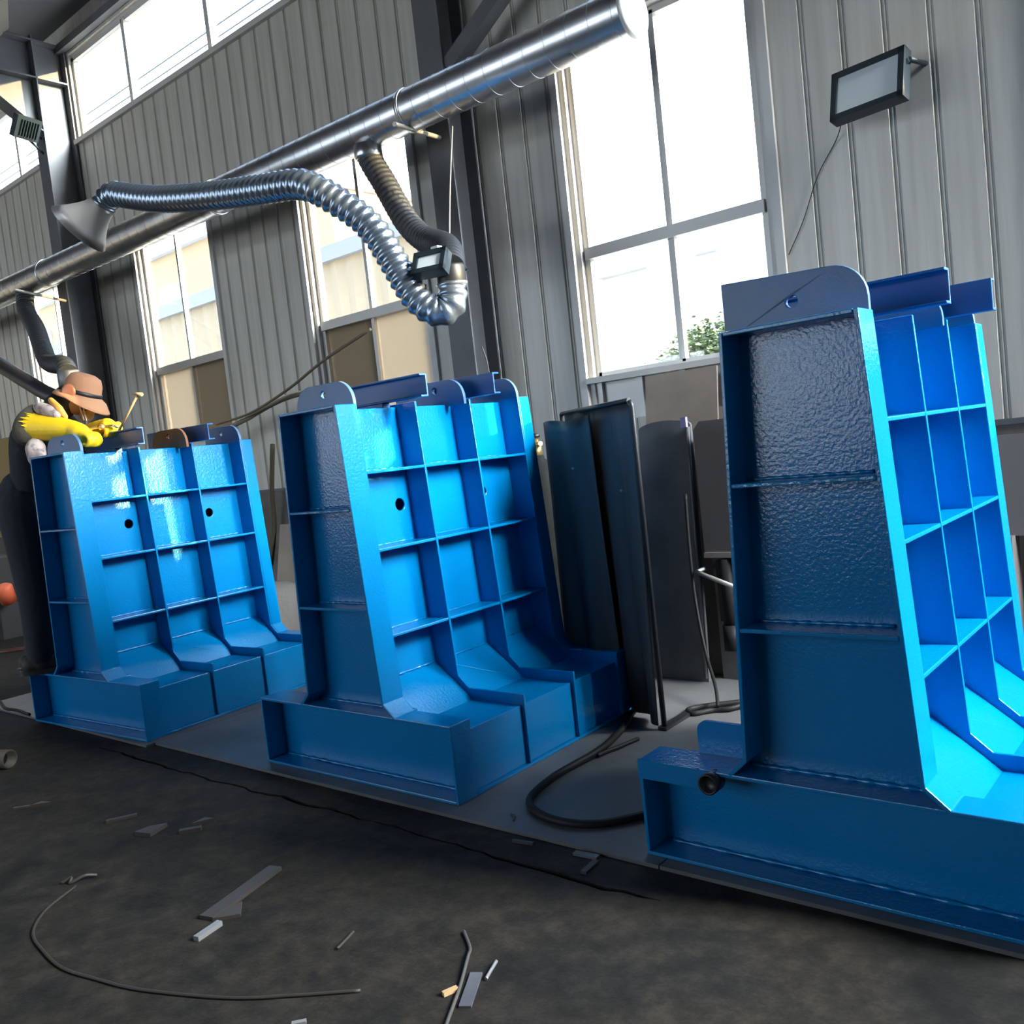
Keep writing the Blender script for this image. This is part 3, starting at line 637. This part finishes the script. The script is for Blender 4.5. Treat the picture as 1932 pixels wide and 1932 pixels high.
drape('front_flap', [(.40, 1.26, 0), (.50, 1.20, 0), (.60, 1.16, 0), (.78, 1.11, 0)], .12, 1.365, .004, mat('worn_curtain', (.045, .042, .042), .6), scr, .028, 5)
for x_, y_, z_ in ((.66, 1.10, 1.14), (.96, 1.02, 1.03)):
    m = MB(); m.lathe([(.007, 0), (.007, .004), (.003, .006)], (x_, y_, z_), (.4, -.9, 0), 10); m.build('eyelet', SCRAPL, scr)

m = MB(); m.obox((.70, 1.985, .78), (1, 0, 0), (0, 1, -.16), (0, .16, 1), .215, .006, .80); tag(m.build('beige_board', BEIGE), 'tall beige board leaning under the large window sill', 'board')
pn = thing('steel_door_panel', (.74, 1.80, -.012), 'grey steel panel with arched top leaning on the beige board', 'panel')
m = MB(); P = [(.57, 0), (.915, 0), (.895, 1.28)]+[(.745+.15*math.cos(a), 1.28+.035*math.sin(a)) for a in [math.pi*k/10 for k in range(1, 10)]]+[(.595, 1.28)]
m.prism(P, 0, .02); m.v = [(x, 1.70+y+.10*z/1.3, z) for x, y, z in m.v]; m.build('sheet', CABM, pn)
m = MB(); m.tube([(.905, 1.69, .02), (.885, 1.79, 1.27)], .010, 8); m.build('edge_bar', CABM, pn)
m = MB(); m.box(.86, .89, 1.765, 1.785, 1.27, 1.32); m.build('clip', mat('lilac_clip', (.3, .27, .5), .5), pn)
# machine cabinet half hidden behind the nearest block
mc = thing('welding_machine_cabinet', (1.17, 1.75, -.012), 'grey cabinet with a rounded top, half hidden behind the nearest block', 'cabinet')
m = MB(); m.box(.955, 1.45, 1.78, 2.12, -.012, 1.23); m.build('body', CABM, mc)
m = MB(); P = [(.965, .65), (1.40, .65), (1.40, 1.25), (1.365, 1.29), (1.0, 1.29), (.965, 1.25)]; m.prism(P, 1.69, 1.78); m.build('front_cover', mat('cover_grey', (.15, .14, .135), .4, metal=.2), mc)
m = MB(); m.box(.97, 1.38, 1.67, 1.70, .63, .655); m.build('ledge', SCRAPL, mc)
m = MB(); m.box(.985, 1.36, 1.75, 1.79, .30, .60); m.build('lower_door', BLACK, mc)
m = MB(); m.tube([(.96, 1.60, .575), (1.02, 1.56, .566), (1.20, 1.52, .515)], .011, 8); m.tube([(.96, 1.60, .575), (.96, 1.78, .575)], .009, 8); m.build('handle', SCRAPL, mc)
m = MB(); m.tube([(1.07, 1.70, .62), (1.075, 1.68, .30)], .035, 10); m.tube([(1.075, 1.68, .30), (1.08, 1.67, .18)], .042, 10); m.build('hose_sleeve', RUBBER, mc)
m = MB(); m.obox((2.55, 2.05, .87), (1, 0, 0), (0, 1, -.03), (0, .03, 1), .42, .02, .215); m.box(2.2, 2.25, 1.95, 2.1, -.012, .66); m.box(2.85, 2.9, 1.95, 2.1, -.012, .66)
tag(m.build('workbench', mat('bench_panel', (.16, .145, .135), .6)), 'brownish-grey bench with dark underside at the far right edge by the wall', 'bench')

# cables
wire('welding_cable', [(.80, 1.30, .016), (.84, 1.10, .016), (.90, .95, .016), (.955, .75, .016), (.974, .596, .016), (.97, .354, .016), (1.005, .165, .016), (1.065, .08, .016), (1.166, .033, .016), (1.278, .029, .016), (1.373, .074, .016), (1.453, .174, .016), (1.56, .32, .016)], .0145, RUBBER, 'thick black welding cable looped on the floor plate between the blocks', 'cable')
wire('cable_offcut', [(.99, .60, .010), (1.0, .66, .010), (1.014, .709, .010), (1.02, .76, .008), (1.032, .84, .006)], .009, RUBBER, 'short black cable end lying beside the big cable loop', 'cable')
wire('cable_loop', [(1.22, 1.42, .012), (1.13, 1.345, .012), (1.06, 1.27, .012), (1.055, 1.225, .012), (1.10, 1.20, .012), (1.16, 1.27, .014), (1.22, 1.30, .016), (1.26, 1.36, .02), (1.30, 1.42, .012)], .012, RUBBER, 'small black cable loop on the floor in front of the grey cabinet', 'cable')
wire('hanging_cable', [(.93, 1.62, .95), (.935, 1.60, .70), (.95, 1.58, .45), (1.02, 1.50, .22), (1.13, 1.36, .10), (1.183, 1.27, .03)], .008, RUBBER, 'thin black cable hanging down in front of the grey cabinet to the floor', 'cable')

# ------------------------------------------------------------------ scrap on the concrete
ZF = -.012
def flat(name, pts, t, m_, label, group='steel scraps on the concrete', z=ZF):
    m = MB(); m.prism(pts, z, z+t, 'z'); return tag(m.build(name, m_), label, 'scrap', group)
def bar(a, b, w_, t, m_, name, label, group='steel scraps on the concrete', z=ZF):
    A, B_ = Vector((*a, 0)), Vector((*b, 0)); d = (B_-A).normalized(); n = Vector((-d.y, d.x, 0))*w_/2
    return flat(name, [tuple((A+n).xy), tuple((A-n).xy), tuple((B_-n).xy), tuple((B_+n).xy)], t, m_, label, group, z)
bar((.64, -.93), (.555, -.625), .05, .012, SCRAP, 'flat_steel_bar', 'longest flat steel bar lying on the concrete at lower left')
flat('steel_triangle', [(.665, -.925), (.722, -.868), (.655, -.818)], .010, SCRAP, 'triangular steel offcut touching the long flat bar')
bar((.722, -1.012), (.705, -.925), .020, .014, SCRAPL, 'bright_offcut', 'bright silvery offcut below the long flat bar')
bar((-.443, -.703), (-.387, -.607), .018, .010, SCRAP, 'steel_strip', 'thin strip at the left end of the scrap row')
flat('folded_scrap', [(-.208, -.712), (-.128, -.69), (-.16, -.604), (-.20, -.65)], .014, SCRAP, 'kite-shaped scrap in the middle of the scrap row')
bar((-.047, -.62), (.004, -.56), .022, .014, SCRAP, 'steel_stub', 'short dark stub at the right front of the scrap row')
flat('thin_scrap', [(-.065, -.56), (-.025, -.49), (-.07, -.50)], .012, SCRAP, 'small pointed scrap at the right back of the scrap row')
flat('thin_scrap', [(-.955, -.778), (-.90, -.715), (-.955, -.735)], .012, SCRAP, 'small bent scrap lying alone at the far left')
bar((-1.014, -.824), (-.965, -.775), .014, .008, SCRAP, 'steel_strip', 'tiny dark strip left of the small bent scrap')
bar((1.378, -.100), (1.462, -.094), .022, .008, CABM, 'steel_tab', 'grey flat tab at the front edge of the floor plate', z=ZF)
bar((1.478, -.195), (1.470, -.115), .020, .008, SCRAP, 'steel_tab', 'grey strip tab pointing away from the floor plate edge')
bar((1.142, -.120), (1.22, -.108), .012, .008, SCRAP, 'steel_strip', 'slim dark strip along the front edge of the floor plate')
bar((1.602, -.85), (1.535, -.735), .030, .006, CABM, 'steel_strip', 'dull grey strip beside the curved wire at lower centre')
bar((1.524, -.842), (1.537, -.806), .012, .010, WOODT, 'wood_chip', 'small tan wood chip beside the curved wire')
bar((1.288, -1.105), (1.31, -1.08), .012, .008, SCRAPL, 'bright_offcut', 'tiny bright offcut at the bottom edge of the photo')
def rod(name, pts, r, m_, label):
    return wire(name, [(x, y, z+ZF+r) for x, y, z in pts], r, m_, label, 'wire', 'wires and rods on the concrete')
rod('bent_steel_rod', [(.02, -1.03, 0), (.10, -1.16, 0), (.215, -1.245, 0), (.36, -1.275, 0), (.509, -1.286, 0), (.66, -1.26, 0), (.814, -1.223, 0), (1.056, -1.124, 0), (1.20, -1.03, 0), (1.332, -.933, 0)], .0042, mat('rusty_rod', (.028, .023, .018), .6), 'long bent thin steel rod sweeping across the lower left concrete')
rod('curved_wire', [(1.377, -.609, 0), (1.445, -.66, 0), (1.475, -.70, .004), (1.543, -.806, 0), (1.607, -.916, 0), (1.66, -1.0, 0)], .0045, mat('dull_wire', (.10, .095, .085), .5, metal=.3), 'curved stiff wire at lower centre of the floor')
rod('welding_rod_stub', [(1.574, -.744, 0), (1.56, -.708, 0), (1.547, -.673, 0)], .0045, SCRAPL, 'short bright rod stub right of the curved wire')
rod('welding_rod_stub', [(1.128, -.84, 0), (1.115, -.80, 0), (1.101, -.76, 0)], .004, SCRAP, 'short dark rod stub left of the curved wire')
rod('wire_scrap', [(-.05, -1.045, 0), (-.035, -1.02, .01), (-.02, -1.03, 0), (0, -.99, .012), (.008, -.955, 0)], .005, SCRAP, 'tangled little wire scrap near the end of the long bent rod')
wire('steel_hook', [(1.02, .02, .004), (1.045, .012, .006), (1.06, -.005, .005), (1.065, -.02, .004)], .003, SCRAP, 'tiny curled wire on the floor plate near the cable loop', 'wire', 'wires and rods on the concrete')
pp = thing('pipe_offcut', (-1.75, -.59, ZF), 'short rusty pipe lying on the concrete at the left edge', 'pipe')
m = MB(); a, b = Vector((-1.95, -.70, ZF+.045)), Vector((-1.66, -.585, ZF+.045)); dd_ = (b-a).normalized()
m.lathe([(.045, 0), (.045, (b-a).length), (.036, (b-a).length), (.036, .01)], a, dd_, 24); m.build('tube', mat('rusty_pipe', (.034, .028, .018), .6), pp)
m = MB(); m.lathe([(.001, 0), (.035, 0), (.035, .004), (.001, .004)], b-dd_*.06, dd_, 20); m.build('bore_shade', BLACK, pp)  # black disc put in for the shade inside the tube
# far left background
wire('red_hose', [(-6.6, .35, .0), (-5.9, .60, .0), (-5.42, .77, .0), (-5.28, .90, .0), (-5.0, 1.2, .0)], .022, mat('dark_red_hose', (.06, .02, .012), .5), 'dark red hose on the floor at the left edge behind the worker', 'hose')
wire('floor_cable', [(-3.9, .03, .0), (-3.5, -.0, .0), (-3.254, -.039, .006), (-3.0, -.10, .006), (-2.85, -.09, .006), (-2.63, -.105, .006)], .008, RUBBER, 'thin black cable on the floor left of the left block', 'cable')
mk = thing('engine_machine', (-6.9, 1.3, -.012), 'low dark machine with an orange-red part at the left edge behind the worker', 'machine')
m = MB(); m.box(-7.6, -6.2, 1.1, 1.8, -.012, .42); m.box(-7.4, -6.5, 1.2, 1.7, .42, .75); m.build('body', BLACK, mk)
m = MB(); m.lathe([(.16, 0), (.16, .08), (.05, .1)], (-6.55, 1.1, .22), (0, -1, 0), 24); m.build('wheel', BLACK, mk)
m = MB(); m.lathe([(.07, 0), (.075, .16), (.05, .18)], (-6.0, 1.12, .36), (.3, -.3, .9), 16); m.build('orange_cover', REDM, mk)
m = MB(); m.box(-8.1, -7.15, 1.9, 1.95, .9, 2.0); tag(m.build('plywood_board', mat('brown_plywood', (.26, .17, .06), .7)), 'brown plywood board standing behind the worker', 'board')
m = MB(); m.box(-8.2, -7.1, 1.82, 2.1, -.012, .9); tag(m.build('steel_rack', mat('dark_rack', (.03, .04, .03), .6)), 'dark green rack under the plywood board at the left edge', 'rack')

# ------------------------------------------------------------------ the worker
wk = thing('person', (-2.30, -.10, .295), 'bending worker in navy clothes, brown hat and yellow glove, standing on the left block foot', 'person')
def body(name, chains, balls, m_, vox=.012, parent=None, sm=4):
    mb = MB()
    for pts, rad in chains:
        p = curve(pts, 8); n = len(pts); R = []
        for i in range(len(p)):
            t = min(i/8, n-1-1e-6); k = int(t); R.append(rad[k]+(rad[k+1]-rad[k])*(t-k))
        mb.tube(p, R, 18); mb.ball(p[0], R[0]*.99); mb.ball(p[-1], R[-1]*.99)
    for c_, r_, sc in balls: mb.ball(c_, r_, 16, sc)
    o = mb.build(name, m_, parent or wk)
    r = o.modifiers.new('remesh', 'REMESH'); r.mode = 'VOXEL'; r.voxel_size = vox; r.use_smooth_shade = True
    s_ = o.modifiers.new('smooth', 'SMOOTH'); s_.factor = .5; s_.iterations = sm
    return o
hipR, kneeR, ankR = Vector((-2.38, -.06, 1.16)), Vector((-2.36, -.07, .76)), Vector((-2.285, -.13, .39))
hipL, kneeL, ankL = Vector((-2.54, .03, 1.16)), Vector((-2.48, .0, .76)), Vector((-2.405, -.095, .39))
pel = (hipR+hipL)/2+Vector((0, 0, .06)); chest = Vector((-2.385, .05, 1.62)); neck = Vector((-2.33, .19, 1.77)); head = Vector((-2.275, .29, 1.842))
shR, shL = Vector((-2.335, .06, 1.745)), Vector((-2.46, .24, 1.73))
elR, wrR, fiR = Vector((-2.31, -.01, 1.685)), Vector((-2.02, .11, 1.645)), Vector((-1.952, .135, 1.605))
elL, wrL, fiL = Vector((-2.42, .34, 1.58)), Vector((-2.02, .30, 1.64)), Vector((-1.95, .28, 1.64))
body('body', [([pel, (pel+chest)/2, chest], [.10, .09, .10]), ([chest, neck, head], [.08, .055, .06]), ([shL, chest, shR], [.06, .09, .06]),
    ([shR, elR, wrR], [.055, .043, .032]), ([shL, elL, wrL], [.055, .043, .032]), ([wrR, fiR], [.032, .035]), ([wrL, fiL], [.032, .035]),
    ([pel, hipR, kneeR, ankR], [.1, .085, .06, .04]), ([pel, hipL, kneeL, ankL], [.1, .085, .06, .04])],
    [(head, .095, (.9, 1.0, 1.12)), (head+Vector((.045, .03, -.06)), .055, (1, .9, .9)), (head+Vector((.085, .055, -.04)), .018, (1, .8, 1.1)), (head+Vector((.02, -.085, -.01)), .022, (.6, .5, 1.2))], SKIN, .011)
body('trousers', [([pel, (hipR+Vector((0, 0, .02))), kneeR, ankR], [.135, .145, .105, .072]), ([pel, hipL, kneeL, ankL], [.135, .14, .10, .072]), ([pel+Vector((-.05, -.02, -.02)), pel+Vector((0, 0, .1))], [.15, .14])], [], NAVY)
body('jacket', [([pel+Vector((.06, .02, .08)), (pel+chest)/2+Vector((.03, .0, 0)), chest, (chest+neck)/2], [.115, .118, .13, .085]), ([shL, chest+Vector((0, 0, .04)), shR], [.075, .10, .07])], [], NAVY)
body('sleeve', [([shR, (shR+elR)/2+Vector((.0, -.01, -.01)), elR+Vector((.02, -.01, -.03))], [.078, .082, .082]), ([elR, elR+(wrR-elR)*.3], [.068, .058])], [], OLIVE, .01)
body('sleeve', [([shL, elL], [.085, .068]), ([elL, elL+(wrL-elL)*.5], [.066, .055])], [], OLIVE, .01)
body('shirt_collar', [([Vector((-2.37, .07, 1.80)), Vector((-2.26, .06, 1.785)), Vector((-2.15, .06, 1.755)), Vector((-2.10, .07, 1.73))], [.026, .038, .036, .025])], [], GREYSH, .009)
body('shirt_tail', [([Vector((-2.25, .0, 1.60)), Vector((-2.215, -.02, 1.56)), Vector((-2.19, -.03, 1.50))], [.035, .055, .05]), ([Vector((-2.19, -.02, 1.59)), Vector((-2.17, -.02, 1.52))], [.022, .035])], [], GREYSH, .009)
# gauntlets with a flared, fringed cuff and five curled fingers
def glove(el, wr, fi, start):
    d = (wr-el).normalized(); a = el+(wr-el)*start
    chains = [([a, a+(wr-a)*.35, a+(wr-a)*.75, wr], [.078, .072, .060, .046]), ([wr, wr+(fi-wr)*.6, fi], [.046, .050, .046])]
    side = d.cross(Vector((0, 0, 1))).normalized(); dn = Vector((0, 0, -1))
    for k, (o_, l_) in enumerate(((-.036, .9), (-.012, 1.0), (.012, .96), (.036, .8))):
        r0 = fi+side*o_+d*.02; chains.append(([r0, r0+d*.045*l_+dn*.005, r0+d*.062*l_+dn*.035, r0+d*.035*l_+dn*.06, r0+d*.008+dn*.058], [.016, .0155, .0145, .0135, .012]))
    th = wr+(fi-wr)*.3-side*.04; chains.append(([th, th-side*.015+d*.04+dn*.012, th+side*.01+d*.078+dn*.03], [.019, .017, .014]))
    g = body('glove', chains, [], YELLOW, .006, sm=2)
    m = MB(); q = d.to_track_quat('Z', 'Y')
    for k in range(22):
        an = math.pi*2*k/22; v0 = q @ Vector((math.cos(an), math.sin(an), 0)); v1 = q @ Vector((math.cos(an+.26), math.sin(an+.26), 0)); vm = q @ Vector((math.cos(an+.13), math.sin(an+.13), 0))
        l = .03+.02*math.sin(k*2.4); m.add([a+v0*.078+d*.02, a+v1*.078+d*.02, a+vm*.088-d*l, a+v0*.07+d*.02, a+v1*.07+d*.02], [(0, 1, 2), (4, 3, 2), (0, 2, 3), (1, 4, 2)])
    m.build('fringe', YELLOW, g)
glove(elR, wrR, fiR, .17); glove(elL, wrL, fiL, .45)
def boot(ank, toe):
    d = Vector((toe[0]-ank[0], toe[1]-ank[1], 0)).normalized(); z0 = .2935
    h = Vector((ank[0], ank[1], 0))-d*.075
    o = body('boot', [([ank+Vector((0, 0, .02)), Vector((ank.x, ank.y, z0+.06))], [.062, .062]), ([h+Vector((0, 0, z0+.058))+d*.02, h+d*.12+Vector((0, 0, z0+.055)), h+d*.23+Vector((0, 0, z0+.045))], [.052, .048, .042])], [], SHOE, .008)
    m = MB(); P = []
    for k in range(24):
        an = 2*math.pi*k/24; P.append(tuple((h+d*(.115+.158*math.cos(an))+Vector((-d.y, d.x, 0))*.052*math.sin(an)*(1+.15*math.cos(an))).xy))
    m.prism(P, z0, z0+.028, 'z'); m.build('sole', BLACK, o)
boot(ankR, ankR+Vector((.45, .89, 0))); boot(ankL, ankL+Vector((.45, .89, 0)))
# hat, dark mask and ear cup
hx = Vector((.78, .50, -.40)).normalized(); hz = Vector((.30, .22, .93)); hz = (hz-hx*hz.dot(hx)).normalized(); hy = hz.cross(hx)
hc = head+hz*.032+hx*.012
m = MB(); n = 32; prof = [(.001, .118), (.05, .116), (.085, .10), (.103, .06), (.108, .01), (.112, -.005), (.128, -.012), (.145, -.022), (.156, -.038), (.154, -.042), (.142, -.029), (.128, -.020), (.108, -.012), (.104, .01), (.098, .06), (.08, .094), (.001, .11)]
vs = []
for r, z in prof:
    for k in range(n):
        a = 2*math.pi*k/n; cx_, sx_ = math.cos(a), math.sin(a); rr_ = r*(1+.16*max(0, cx_)) if r > .12 else r
        vs.append(hc+hx*rr_*cx_+hy*rr_*.92*sx_+hz*(z-(.042*max(0, cx_) if r > .14 else .018*max(0, cx_) if r > .12 else 0)))
m.add(vs, [(i*n+k, i*n+(k+1) % n, (i+1)*n+(k+1) % n, (i+1)*n+k) for i in range(len(prof)-1) for k in range(n)], True); ht = m.build('hat', HAT, wk)
m = MB(); m.lathe([(.106, -.006), (.1125, -.004), (.1115, .016), (.105, .018)], hc, hz, 32); m.build('hat_band', BLACK, ht)
body('hood_scarf', [([neck+Vector((-.01, 0, .02)), head+hz*-.01-hx*.05], [.085, .085]), ([head-hx*.02, head+hx*.055-hz*.012], [.098, .07])], [], BLACK, .009)
m = MB(); m.lathe([(.040, 0), (.044, .008), (.042, .016), (.030, .020), (.001, .021)], head-hy*.103+hz*.03-hx*.0, -hy, 20); m.build('ear_cup', COPPER, wk)
m = MB()
for a_, b_ in ((.05, .10), (.075, .115)): m.tube([head-hy*.07+hx*a_-hz*.02, head-hy*.055+hx*b_-hz*.11], .0045, 6)
m.build('mask_strap', mat('white_strap', (.7, .68, .66), .6), wk)
m = MB(); m.lathe([(.045, 0), (.05, .02), (.03, .05), (.001, .055)], head+hx*.055-hz*.075, hx, 18); m.build('face_mask', mat('pink_mask', (.50, .31, .26), .7), wk)
body('apron_strap', [([Vector((-2.19, .09, 1.825)), Vector((-2.11, .09, 1.765)), Vector((-2.085, .11, 1.715))], [.016, .024, .016])], [], mat('orange_strap', (.55, .26, .05), .6), .006)
tr = thing('welding_torch', fiR, 'brass-coloured torch held in the yellow glove over the left block', 'torch')
m = MB(); m.tube(curve([fiR+Vector((-.03, 0, .01)), fiR+Vector((.035, .04, .028)), fiR+Vector((.085, .09, .032)), (-1.835, .255, 1.635)], 6), [.010]*12+[.006]*7, 10); m.build('barrel', BRASS, tr)
m = MB(); m.lathe([(.016, 0), (.018, .012), (.012, .03)], fiR+Vector((.06, .065, .028)), (.6, .7, 0), 14); m.build('valve_body', BRASS, tr)
m = MB(); m.lathe([(.007, 0), (.0075, .02), (.004, .035)], (-1.84, .25, 1.635), (.5, .6, -.35), 10); m.build('nozzle', SCRAPL, tr)
cb = thing('wooden_hammer', (-1.80, .26, 1.603), 'slim tan wooden-handled hammer standing on the left block channel', 'hammer')
m = MB(); m.tube([(-1.815, .27, 1.603), (-1.615, .30, 1.775)], [.007, .006], 8); m.build('handle', WOODT, cb)
m = MB(); m.tube([(-1.645, .29, 1.788), (-1.585, .31, 1.775)], [.008, .010], 8); m.build('head', WOODT, cb)
wire('filler_rod', [(.475, .806, 1.600), (.47, .805, 1.66), (.455, .80, 1.72)], .003, SCRAP, 'thin bent rod sticking up from the rear channel of the middle block', 'rod')

# ------------------------------------------------------------------ daylight portals at the openings
portal('added_bay_portal', (XR+.16, (DY0+DY1)/2, (DZ0+DZ1)/2), DY1-DY0, DZ1-DZ0, (-1, 0))
for i, (x0, x1) in enumerate(WINS):
    if x0 > -5: portal('window_portal', ((x0+x1)/2, YW+.12, (WZ0+WZ1)/2), 1.1, WZ1-WZ0, (0, -1))
portal('front_portal', ((XL+FX1)/2, YF-.12, (FZ0+FZ1)/2), FX1-XL, FZ1-FZ0, (0, 1))
portal('front_portal', ((XL+FX1)/2, YF-.12, 4.85), FX1-XL, 1.5, (0, 1))
for x0, x1 in CLX: portal('clerestory_portal', ((x0+x1)/2, YW+.12, (CZ0+CZ1)/2), x1-x0, CZ1-CZ0, (0, -1))
